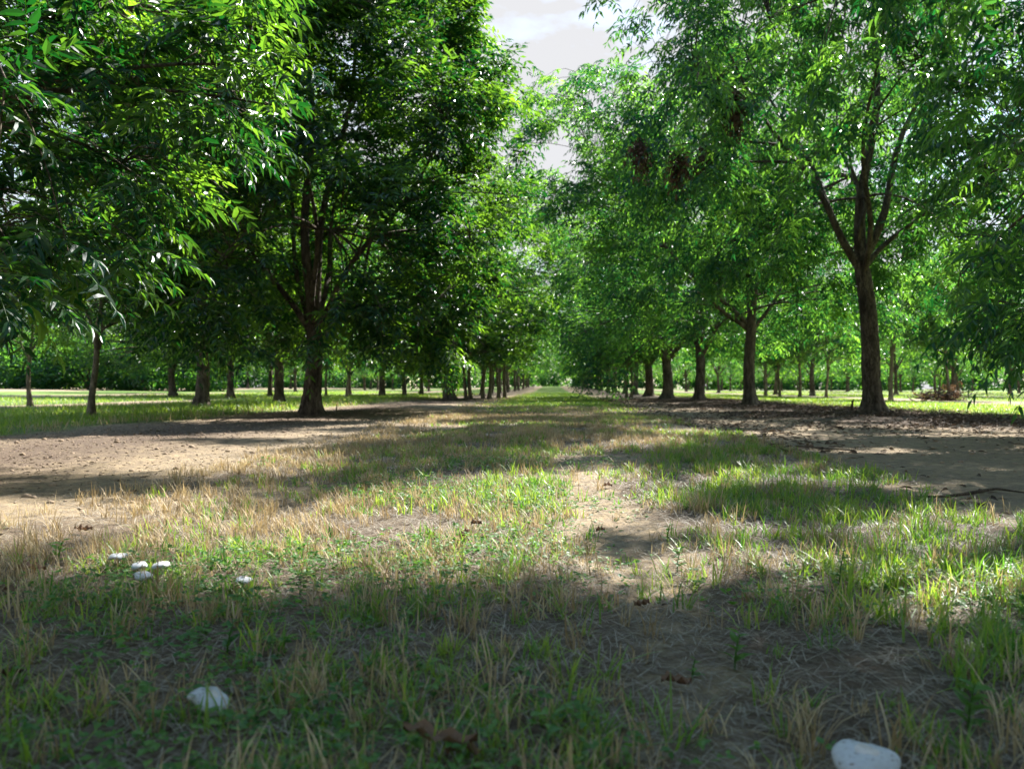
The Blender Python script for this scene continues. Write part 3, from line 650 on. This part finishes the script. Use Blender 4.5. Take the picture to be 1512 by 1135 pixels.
def greenness(x, y):
    g = .50 + .3*np.clip(2.0-y, 0, 1) + .55*sn(x*1.7, y*.8, 0, 8.3) + .35*sn(x*4.1, y*2.3, 0, 1.1)
    g = g + .45*np.clip((x-.55)/.6, 0, 1)*np.clip((4-y)/2, 0, 1) - .35*np.clip((-x-1.3)/.5, 0, 1) - .25*np.clip((y-6)/5, 0, 1) + .7*np.clip((y-17)/5, 0, 1)
    return np.clip(g, .05, 1)
gp_parts = []; st_parts = []
# central strip, near part: tufts
x, y = scatter_view(rg, 23000, -2.3, 1.9, .75, 13, 1.3)
k = keep_by(rg, x, y, np.clip(grassy(x, y)*1.05-.05, 0, 1)*np.clip(.6+1.3*sn(x*5, y*4, 0, 2.2)+.8*sn(x*15, y*11, 0, 1.2), .04, 1)); x = x[k]; y = y[k]
gn = greenness(x, y); isg = rg.uniform(0, 1, len(x)) < gn*.85
fr = np.clip((2.1-y)/1.0, 0, 1)                    # sparser right under the lens
thin = rg.uniform(0, 1, len(x)) > .08*fr
sw = np.clip((y/2.8)**.6, .85, 3)
a = isg & thin
ht = rg.uniform(.045, .105, a.sum())*(.74 + .12*(x[a] > .6)) 
gp_parts.append(tuft_blades(rg, x[a], y[a], 13, ht, .0040*sw[a], 3, .009*sw[a]+.004, np.clip(.1+.8*rg.beta(1.5, 1.5, a.sum()), 0, 1), .6))
a = ~isg & thin
ht = rg.uniform(.04, .09, a.sum())
st_parts.append(tuft_blades(rg, x[a], y[a], 11, ht, .0031*sw[a], 3, .010*sw[a]+.003, rg.beta(2, 2, a.sum()), .33))
# tall green tufts in the foreground right, left of track etc.
x, y = scatter_view(rg, 900, -1.9, 1.8, .85, 6, 1.0)
k = keep_by(rg, x, y, np.clip(greenness(x, y)-.25, 0, 1)*grassy(x, y)); x = x[k]; y = y[k]
gp_parts.append(tuft_blades(rg, x, y, 12, rg.uniform(.055, .10, len(x)), np.full(len(x), .0042), 5, np.full(len(x), .014), rg.uniform(.2, .9, len(x)), .5))
x = rg.uniform(.62, 1.25, 45); y = rg.uniform(1.0, 2.1, 45)
gp_parts.append(tuft_blades(rg, x, y, 9, rg.uniform(.07, .13, 45), np.full(45, .0048), 5, np.full(45, .018), rg.uniform(.4, 1, 45), .3))
for (mpx, mpy, rr_) in ((1271, 1116, .05), (303, 1030, .04), (209, 853, .04), (240, 838, .03), (174, 824, .03), (358, 859, .03)):
    mx0, my0 = gp(mpx, mpy, .03); q = np.linspace(-2.9, -.2, 7) + rg.uniform(-.2, .2, 7); x = mx0 + np.cos(q)*rr_*1.0; y = my0 + np.sin(q)*rr_*.95
    gp_parts.append(tuft_blades(rg, x, y, 6, rg.uniform(.035, .065, 7), np.full(7, .003), 4, np.full(7, .008), rg.uniform(.1, .8, 7), .5))
    st_parts.append(tuft_blades(rg, x+.01, y, 4, rg.uniform(.025, .05, 7), np.full(7, .0025), 4, np.full(7, .01), rg.uniform(.1, .8, 7), .7))
# dry stem clumps standing in the front
x, y = scatter_view(rg, 260, -1.7, 1.2, .8, 4, .9); k = keep_by(rg, x, y, grassy(x, y)); x = x[k]; y = y[k]
st_parts.append(tuft_blades(rg, x, y, 14, rg.uniform(.05, .10, len(x)), np.full(len(x), .0034), 4, np.full(len(x), .012), rg.uniform(.1, .6, len(x)), .3))
# strip further back
x, y = scatter_view(rg, 15000, -2.6, 2.4, 11, 70, 1.3); k = keep_by(rg, x, y, grassy(x, y)); x = x[k]; y = y[k]
gn = greenness(x, y); isg = rg.uniform(0, 1, len(x)) < gn; sw = (y/11)**.75
a = isg; gp_parts.append(tuft_blades(rg, x[a], y[a], 6, rg.uniform(.05, .10, a.sum()), .009*sw[a], 2, .05*sw[a], rg.uniform(.3, .9, a.sum()), .5))
a = ~isg; st_parts.append(tuft_blades(rg, x[a], y[a], 6, rg.uniform(.04, .08, a.sum()), .008*sw[a], 2, .05*sw[a], rg.uniform(.3, .9, a.sum()), .4))
V, Fc, T = join(gp_parts); tag(link('avenue_grass', mesh_np('avenue_grass', V, Fc, M['grass'], False, T)), 'short green grass growing along the middle of the avenue', 'grass', kind='stuff')
V, Fc, T = join(st_parts); tag(link('dry_grass', mesh_np('dry_grass', V, Fc, M['straw'], False, T)), 'straw coloured dry grass stubble mixed into the green avenue grass', 'dry grass', kind='stuff')
# field grass left and right
fp = []; fs = []
for (x0, x1, y0, y1, n, hh) in ((-12, -5.2, 6, 60, 15000, .17), (-24, -13.5, 14, 80, 5000, .16), (6.3, 13, 9, 60, 12000, .10), (15, 24, 22, 90, 6000, .10), (24, 60, 38, 100, 5000, .12)):
    x, y = scatter_view(rg, n, x0, x1, y0, y1, 1.2); k = keep_by(rg, x, y, np.clip(grassy(x, y)*1.3-.3, 0, 1)); x = x[k]; y = y[k]
    sw = (y/11)**.75; dry = rg.uniform(0, 1, len(x)) < (.12 + .5*np.clip(1-np.minimum(np.abs(x+5.6), np.abs(x-6.8))/1.1, 0, 1))
    a = ~dry; fp.append(tuft_blades(rg, x[a], y[a], 7, rg.uniform(.5, 1.1, a.sum())*hh, .009*sw[a], 3, .05*sw[a], rg.uniform(.35, 1, a.sum()), .4))
    a = dry; fs.append(tuft_blades(rg, x[a], y[a], 6, rg.uniform(.4, 1.0, a.sum())*hh, .008*sw[a], 2, .05*sw[a], rg.uniform(.4, 1, a.sum()), .4))
V, Fc, T = join(fp); tag(link('field_grass', mesh_np('field_grass', V, Fc, M['grass'], False, T)), 'brighter longer grass between the outer rows of pecan trees', 'grass', kind='stuff')
V, Fc, T = join(fs); tag(link('dry_field_grass', mesh_np('dry_field_grass', V, Fc, M['straw'], False, T)), 'yellowed grass along the margins of the outer grass bands', 'dry grass', kind='stuff')
# thatch: dead blades lying flat
x, y = scatter_view(rg, 260000, -2.4, 2.0, .75, 12, 1.25)
k = keep_by(rg, x, y, np.clip(grassy(x, y)*.8+.45*(np.abs(x-.1) < .5)*np.clip(2.9-y, .15, 1)+.06, 0, 1)); x = x[k]; y = y[k]; n = len(x)
V, Fc, T = blades(x, y, rg.uniform(.02, .07, n), .0016*np.clip((y/2.2)**.7, .8, 4), rg.uniform(0, 6.28, n), rg.uniform(1.25, 1.56, n), rg.normal(0, .05, n), 3, rg.uniform(0, 1, n), .006)
tag(link('dead_thatch', mesh_np('dead_thatch', V, Fc, M['thatch'], False, T)), 'flattened dead grass thatch lying over the ground between the tufts', 'thatch', kind='stuff')
# ground cover of small round leaves
x, y = scatter_view(rg, 21000, -1.9, 1.7, .8, 5, 1.2)
cl = np.clip(sn(x*3.1, y*3.3, 0, 9.1)*2.0 - .3 + .5*np.clip(1.9-y, 0, 1) + .8*np.clip((x-.4)/.4, 0, 1)*np.clip((2.4-y), 0, 1) + .45*np.clip(1-np.abs(x-.55)/.25, 0, 1)*np.clip(4-y, 0, 1), 0, 1)
k = keep_by(rg, x, y, cl*np.clip(grassy(x, y)+.2, 0, 1)); x = x[k]; y = y[k]; n = len(x)
O = np.stack([x, y, hz(x, y)+rg.uniform(.006, .045, n)], -1); O = np.repeat(O, 4, 0) + rg.normal(0, .004, (4*n, 3)); az = rg.uniform(0, 6.28, 4*n)
Y = np.stack([np.cos(az), np.sin(az), rg.uniform(-.1, .5, 4*n)], -1); Nn = np.tile([0, 0, 1.0], (4*n, 1)) + rg.normal(0, .3, (4*n, 3))
L = rg.uniform(.008, .018, 4*n); V = orient(O, Y, Nn, L, L*.75, HI_V)
tag(link('ground_cover', mesh_np('ground_cover', V, inst_faces(HI_F, 8, 4*n), M['weed'], False, np.repeat(rg.uniform(0, 1, 4*n), 8))), 'low clover-like weeds with small round green leaves creeping through the grass', 'ground cover', kind='stuff')
# leaf litter
x1, y1 = scatter_view(rg, 125000, 1.6, 9.5, 5.5, 34, 1.1); x2, y2 = scatter_view(rg, 70000, -9, -1.7, 3.5, 32, 1.1); x3, y3 = scatter_view(rg, 4500, -2.3, 2.2, .8, 14, 1.3)
x = np.concatenate([x1, x2, x3]); y = np.concatenate([y1, y2, y3])
pr = np.where(np.abs(x) < 2.3, .25, .04 + .96*litter_amt(x, y)*np.clip(.55+.7*sn(x*1.6, y*1.1, 0, 3.3)+.6*sn(x*4, y*3, 0, 1.3), .03, 1)); k = keep_by(rg, x, y, pr); x = x[k]; y = y[k]; n = len(x)
O = np.stack([x, y, hz(x, y)+rg.uniform(.004, .03, n)], -1); az = rg.uniform(0, 6.28, n)
Y = np.stack([np.cos(az), np.sin(az), rg.uniform(-.1, .3, n)], -1); Nn = np.tile([0, 0, 1.0], (n, 1)) + rg.normal(0, .45, (n, 3)); L = np.where(x < 1.6, rg.uniform(.01, .034, n), rg.uniform(.03, .08, n))*np.where(y < 3, .6, 1)
V = orient(O, Y, Nn, L, L*.33, HI_V*np.array([1, 1, 1.2]))
tag(link('leaf_litter', mesh_np('leaf_litter', V, inst_faces(HI_F, 8, n), M['litter'], False, np.repeat(rg.beta(1.4, 2.4, n), 8))), 'brown fallen leaflets scattered over the bare soil under the trees', 'leaf litter', kind='stuff')
# clods
ico = np.array([[0, 0, 1], [.894, 0, .447], [.276, .851, .447], [-.724, .526, .447], [-.724, -.526, .447], [.276, -.851, .447], [.724, .526, -.447], [-.276, .851, -.447], [-.894, 0, -.447], [-.276, -.851, -.447], [.724, -.526, -.447], [0, 0, -1]])
icf = np.array([[0, 1, 2], [0, 2, 3], [0, 3, 4], [0, 4, 5], [0, 5, 1], [1, 6, 2], [2, 7, 3], [3, 8, 4], [4, 9, 5], [5, 10, 1], [2, 6, 7], [3, 7, 8], [4, 8, 9], [5, 9, 10], [1, 10, 6], [6, 11, 7], [7, 11, 8], [8, 11, 9], [9, 11, 10], [10, 11, 6]])
x1, y1 = scatter_view(rg, 9000, -9, -1.7, 3, 16, 1.2); x2, y2 = scatter_view(rg, 3500, 1.6, 7, 4, 14, 1.2); x = np.concatenate([x1, x2]); y = np.concatenate([y1, y2])
k = keep_by(rg, x, y, 1-grassy(x, y)); x = x[k]; y = y[k]; n = len(x); s = np.minimum(rg.lognormal(-5.25, .6, n), .022)
V = (ico[None]*rg.uniform(.65, 1.2, (n, 12, 1)))*s[:, None, None]*np.array([1.2, 1, .7]) + np.stack([x, y, hz(x, y)+s*.25], -1)[:, None]
mc, ncl, ocl = new_mat('clod'); pc = ncl.nodes.new('ShaderNodeBsdfPrincipled'); pc.inputs['Roughness'].default_value = .95
nzc = ncl.nodes.new('ShaderNodeTexNoise'); nzc.inputs['Scale'].default_value = 6; rc = ncl.nodes.new('ShaderNodeValToRGB'); rc.color_ramp.elements[0].color = (.17, .12, .08, 1); rc.color_ramp.elements[1].color = (.42, .31, .21, 1)
tcc = ncl.nodes.new('ShaderNodeTexCoord'); ncl.links.new(tcc.outputs['Object'], nzc.inputs['Vector']); ncl.links.new(nzc.outputs['Fac'], rc.inputs['Fac']); ncl.links.new(rc.outputs[0], pc.inputs['Base Color']); ncl.links.new(pc.outputs[0], ocl.inputs['Surface'])
tag(link('soil_clods', mesh_np('soil_clods', V.reshape(-1, 3), inst_faces([icf], 12, n), mc, True)), 'crumbled clods of sandy soil strewn over the bare strips', 'soil clods', kind='stuff')

# ------------------------------------------------------------------ mushrooms
def simple_mat(name, stops, scale, rough=.7, bump=.3):
    m, n, o = new_mat(name); N = n.nodes.new; L = n.links.new
    t = N('ShaderNodeTexCoord'); a = N('ShaderNodeTexNoise'); a.inputs['Scale'].default_value = scale; a.inputs['Detail'].default_value = 6
    L(t.outputs['Object'], a.inputs['Vector']); r = N('ShaderNodeValToRGB')
    while len(r.color_ramp.elements) < len(stops): r.color_ramp.elements.new(.5)
    for e, (p_, c_) in zip(r.color_ramp.elements, stops): e.position = p_; e.color = (*c_, 1)
    L(a.outputs['Fac'], r.inputs['Fac']); p = N('ShaderNodeBsdfPrincipled'); p.inputs['Roughness'].default_value = rough
    L(r.outputs[0], p.inputs['Base Color']); b = N('ShaderNodeBump'); b.inputs['Strength'].default_value = bump; b.inputs['Distance'].default_value = .004
    L(a.outputs['Fac'], b.inputs['Height']); L(b.outputs[0], p.inputs['Normal']); L(p.outputs[0], o.inputs['Surface']); return m
M['cap'] = simple_mat('mushroom_cap', [(.0, (.10, .07, .05)), (.35, (.16, .12, .09)), (.38, (.38, .39, .40)), (1., (.47, .48, .49))], 190)
M['umbo'] = simple_mat('mushroom_centre', [(.3, (.40, .34, .29)), (.7, (.58, .54, .50))], 80)
M['stem'] = simple_mat('mushroom_stem', [(.3, (.55, .49, .42)), (.7, (.75, .71, .65))], 60)
M['twig'] = bark_mat('dead_twig', (0.07, 0.05, 0.035), (0.22, 0.17, 0.13), 2)
def lathe(prof, k, seed, wob=.08):
    rg = np.random.default_rng(seed); m = len(prof); ang = np.arange(k)*2*np.pi/k
    r = np.array([p[0] for p in prof]); z = np.array([p[1] for p in prof])
    w_ = 1 + wob*np.sin(ang*2+seed) + wob*.7*np.sin(ang*3+2*seed) + wob*.4*np.sin(ang*7+seed)
    R0 = r[:, None]*w_; Zz = z[:, None] + r[:, None]*.10*np.sin(ang*3+seed)*(r[:, None]/max(r))**2
    V = np.stack([R0*np.cos(ang), R0*np.sin(ang), Zz], -1).reshape(-1, 3)
    i = np.arange(m-1)[:, None]; j = np.arange(k)[None]
    return V, np.stack([i*k+j, i*k+(j+1) % k, (i+1)*k+(j+1) % k, (i+1)*k+j], -1).reshape(-1, 4)
def mushroom(px, py, wpx, hgt, tilt, label, seed):
    x, y = gp(px, py, hgt*.72); D = math.hypot(x, y); cw = wpx/F*y/2
    root = empty('mushroom', (x, y, float(hz(x, y)))); root.rotation_euler = tilt
    tag(root, label, 'mushroom', 'white mushrooms in the grass')
    H = hgt - float(hz(x, y)); H = max(H, .03)
    th = [(max(.001, math.sin(a)*cw), H - cw*.38*(1-math.cos(a))) for a in np.linspace(0.02, 1.62, 14)]
    e = th[-1]; prof = th + [(e[0]*.985, e[1]-.0035), (e[0]*.9, e[1]-.001), (e[0]*.4, e[1]+.006), (.2*cw, e[1]+.008)]
    V, Fq = lathe(prof, 40, seed); link('cap', mesh_np('cap', V, [Fq], M['cap'], True), root)
    um = [(p[0], p[1]+.0012) for p in th[:3]] + [(th[3][0], th[3][1]-.001)]
    V, Fq = lathe(um, 24, seed+1, .12); link('cap_centre', mesh_np('cap_centre', V, [Fq], M['umbo'], True), root)
    V, Fq = lathe([(.2*cw, -.01), (.17*cw, H*.3), (.16*cw, H*.6), (.2*cw, e[1]+.01)], 16, seed); link('stem', mesh_np('stem', V, [Fq], M['stem'], True), root)
mushroom(1271, 1116, 88, .045, (.12, .05, 0), 'largest white mushroom cap, dotted with brown scales, at the bottom right corner', 1)
mushroom(303, 1030, 60, .038, (.10, .35, 0), 'tilted white mushroom with a streaked cap in the shaded grass at lower left', 2)
mushroom(209, 853, 30, .05, (0, .1, 0), 'clean white mushroom in front of the small cluster at left', 3)
mushroom(207, 838, 24, .05, (.1, 0, 0), 'small greyish mushroom at the back of the left cluster', 4)
mushroom(240, 838, 26, .05, (0, -.1, 0), 'half hidden mushroom at the right of the left cluster', 5)
mushroom(174, 824, 26, .045, (0, 0, 0), 'lone mushroom farthest left, beside the broad-leaved weed', 6)
mushroom(358, 859, 24, .045, (.1, .1, 0), 'small white mushroom alone in sunlit stubble right of the cluster', 7)

# ------------------------------------------------------------------ fallen leaves that stand out, sticks, weeds
def fallen_leaf(px, py, L, label, seed, wide=.36, az=None, lift=.012):
    rg = np.random.default_rng(seed); x, y = gp(px, py, .01); nu, nv = 12, 6
    u = np.linspace(0, 1, nu)[:, None]; v = np.linspace(-1, 1, nv)[None]
    wdt = L*wide*np.sin(np.pi*np.clip(u, .0, 1)**.85)*.5 + .0006
    X = (u-.5)*L*np.ones_like(v); Yv = wdt*v*(.85); Zc = .55*wdt*v**2 + .16*L*np.sin(u*5+seed)*.35 + .006*np.sin(u*17+v*3)
    V = np.stack([X, Yv+.1*L*np.sin(u*3+seed), Zc+lift-Zc.min()], -1).reshape(-1, 3)
    i = np.arange(nu-1)[:, None]; j = np.arange(nv-1)[None]; f = np.stack([i*nv+j, (i+1)*nv+j, (i+1)*nv+j+1, i*nv+j+1], -1).reshape(-1, 4)
    o = link('fallen_leaf', mesh_np('fallen_leaf', V, [f], M['dead'], True, rg.uniform(.5, 1, len(V))*0+rg.uniform(.2, 1)))
    o.location = (x, y, float(hz(x, y))); o.rotation_euler = (rg.uniform(-.2, .3), rg.uniform(-.2, .2), rg.uniform(-.5, .5) if az is None else az)
    tag(o, label, 'fallen leaf', 'dry fallen leaves lying on the avenue')
fallen_leaf(998, 992, .05, 'light brown fallen leaf beside the bare track at lower right of centre', 1, az=.3)
fallen_leaf(648, 1116, .095, 'largest curled brown leaf at the bottom edge of the picture', 2, .32, az=.05, lift=.028)
fallen_leaf(690, 1120, .05, 'second brown leaf at the bottom edge, against the largest one', 12, .3, az=-.4)
fallen_leaf(950, 879, .035, 'dark curled leaf on the thatch right of the bare track', 3, az=-.2)
fallen_leaf(686, 803, .045, 'brown leaf caught in the grass left of the bare track', 4, az=.7, lift=.035)
fallen_leaf(705, 795, .035, 'upper reddish leaf caught in the grass left of the bare track', 13, az=.5, lift=.05)
fallen_leaf(896, 718, .05, 'orange brown leaf on the bare track, farther one', 5, .5, az=.1)
fallen_leaf(887, 778, .03, 'small brown leaf in the middle of the bare track', 6, .5)
fallen_leaf(46, 850, .08, 'broad dark leaf on the soil edge at the left', 7, .45, az=.2)
fallen_leaf(14, 878, .07, 'folded dark leaf at the left edge of the picture', 8, .5, az=-.3)
fallen_leaf(124, 786, .06, 'brown leaf on the edge of the left sandy strip', 9, .45)
fallen_leaf(15, 1000, .03, 'small pale brown leaf in shaded grass at the left edge', 10, .45)
def stick(name, pts, rads, label, cat, group=None, mat='twig'):
    P = np.array([pts], dtype=float); V, Fq = tubes(P, np.array([rads]), 7)
    o = link(name, mesh_np(name, V-P[0, 0], [Fq], M[mat], True)); o.location = pts[0]; tag(o, label, cat, group); return o
def gpl(px, py, z=.0): x, y = gp(px, py); return (x, y, float(hz(x, y))+z)
stick('fallen_branch', [gpl(1360, 735, .012), gpl(1400, 737, .02), gpl(1437, 731, .015), gpl(1470, 729, .02), gpl(1512, 733, .015)], [.003, .006, .008, .006, .003], 'thin dead branch lying on the bare soil near the right edge', 'fallen branch', 'dead sticks lying about')
stick('fallen_branch', [gpl(1175, 664, .02), gpl(1210, 669, .03), gpl(1262, 671, .02)], [.004, .007, .004], 'dark straight stick on the shaded soil in front of the large leaning pecan', 'fallen branch', 'dead sticks lying about')
x, y = gp(1257, 609); stick('wooden_stake', [(x, y, -.05), (x+.01, y, .08), (x+.02, y, .2), (x+.05, y, .26)], [.028, .026, .02, .008], 'short reddish broken stake left of the large leaning trunk', 'stake')
x, y = gp(368, 613); stick('dead_stalk', [(x, y, 0), (x-.03, y, .2), (x-.1, y, .42)], [.007, .005, .003], 'thin bare upright stalk in the grass edge left of the hollow trunk', 'stalk', 'dead weed stalks')
x, y = gp(350, 612); stick('dead_stalk', [(x, y, 0), (x, y, .2), (x-.04, y, .36)], [.007, .005, .003], 'shorter bare stalk farther left in the grass edge', 'stalk', 'dead weed stalks')
x, y = gp(497, 610); stick('wooden_stake', [(x, y, -.05), (x, y, .08), (x+.005, y, .17)], [.012, .012, .01], 'short dark post just right of the hollow trunk', 'stake')
# heap of dead branches
x, y = gp(1388, 591.5); root = empty('branch_pile', (x, y, float(hz(x, y)))); tag(root, 'heap of orange brown dead branches beside a young tree in the right field', 'brush pile')
rg = np.random.default_rng(44); P = []
for i in range(60):
    a = rg.uniform(0, 6.28); c = rg.normal(0, .3, 2)*np.array([1.5, .6]); l = rg.uniform(.3, .9); el = rg.uniform(0, .5); z = rg.uniform(.03, .35)
    p0 = np.array([c[0], c[1], z]); d = np.array([math.cos(a)*math.cos(el), math.sin(a)*math.cos(el), math.sin(el)])*l
    P.append([p0-d*.5*np.array([1, 1, .3]), p0, p0+d*.5])
P = np.array(P); P[..., 2] = np.maximum(P[..., 2], .01); V, Fq = tubes(P, np.full((60, 3), .02), 5); link('sticks', mesh_np('sticks', V, [Fq], M['bark'], True), root)
O = rg.normal(0, .24, (120, 3))*np.array([1.5, .8, .5]) + np.array([0, 0, .2]); O[:, 2] = np.abs(O[:, 2]); V, Fc, tn, _ = compound(O, rg.normal(0, 1, (120, 3)), rg.uniform(.3, 1, 120), rg, False, 1.2, 9, .6)
link('dead_leaves', mesh_np('dead_leaves', V, Fc, leaf_mat('rust_leaf', (.14, .08, .045), (.30, .18, .10), (.12, .06, .03), (.25, .14, .07), .7, .25, .2), False, tn), root)
# broad-leaved weeds
def weed(px, py, h, nl, ls, label, seed, bright=.7):
    rg = np.random.default_rng(seed); x, y = gp(px, py); root = empty('weed', (x, y, float(hz(x, y)))); tag(root, label, 'weed', 'broad-leaved weeds')
    t = np.linspace(0, 1, 6); P = np.stack([.15*h*t**2, .05*h*t, h*t], -1); V, Fq = tubes(P[None], np.linspace(.0022, .001, 6)[None], 6)
    link('stem', mesh_np('weed_stem', V, [Fq], M['weed'], True, np.full(len(V), .4)), root)
    a = np.arange(nl)*2.4 + rg.uniform(-.3, .3, nl); tt = np.linspace(.2, 1, nl); O = np.stack([.15*h*tt**2, .05*h*tt, h*tt], -1)
    Y = np.stack([np.cos(a), np.sin(a), rg.uniform(.1, .7, nl)], -1); Nn = np.tile([0, 0, 1.0], (nl, 1)) + rg.normal(0, .2, (nl, 3)); L = ls*rg.uniform(.7, 1.15, nl)*(1.1-.35*tt)
    V = orient(O, Y, Nn, L, L*.5, HI_V); link('leaves', mesh_np('weed_leaves', V, inst_faces(HI_F, 8, nl), M['weed'], False, np.repeat(np.clip(rg.normal(bright, .15, nl), 0, 1), 8)), root)
weed(86, 838, .06, 9, .04, 'pale broad-leaved weed on the thatch at left near the mushroom cluster', 1, 1.0)
weed(642, 925, .05, 6, .028, 'small bright seedling with pointed leaves at lower centre', 2, 1.0)
weed(335, 975, .06, 12, .03, 'dark leafy weed in the shaded grass above the tilted mushroom', 3, .1)
weed(1085, 975, .06, 10, .032, 'leafy green weed right of the bare track', 4, .6)
weed(1022, 985, .035, 5, .02, 'tiny two-leaved seedling by the light brown fallen leaf', 5, .8)
weed(1000, 835, .06, 14, .03, 'leafy weed on the right edge of the bare track', 6, .5)
weed(985, 800, .06, 12, .028, 'farther leafy weed on the right edge of the bare track', 7, .6)
weed(1240, 870, .09, 14, .03, 'taller bright weed in the sunlit patch at right', 8, .9)
weed(1430, 1085, .07, 16, .035, 'bushy green weed right of the largest mushroom', 9, .5)
weed(745, 765, .06, 10, .025, 'small weed topping the grass left of the bare track', 10, .8)
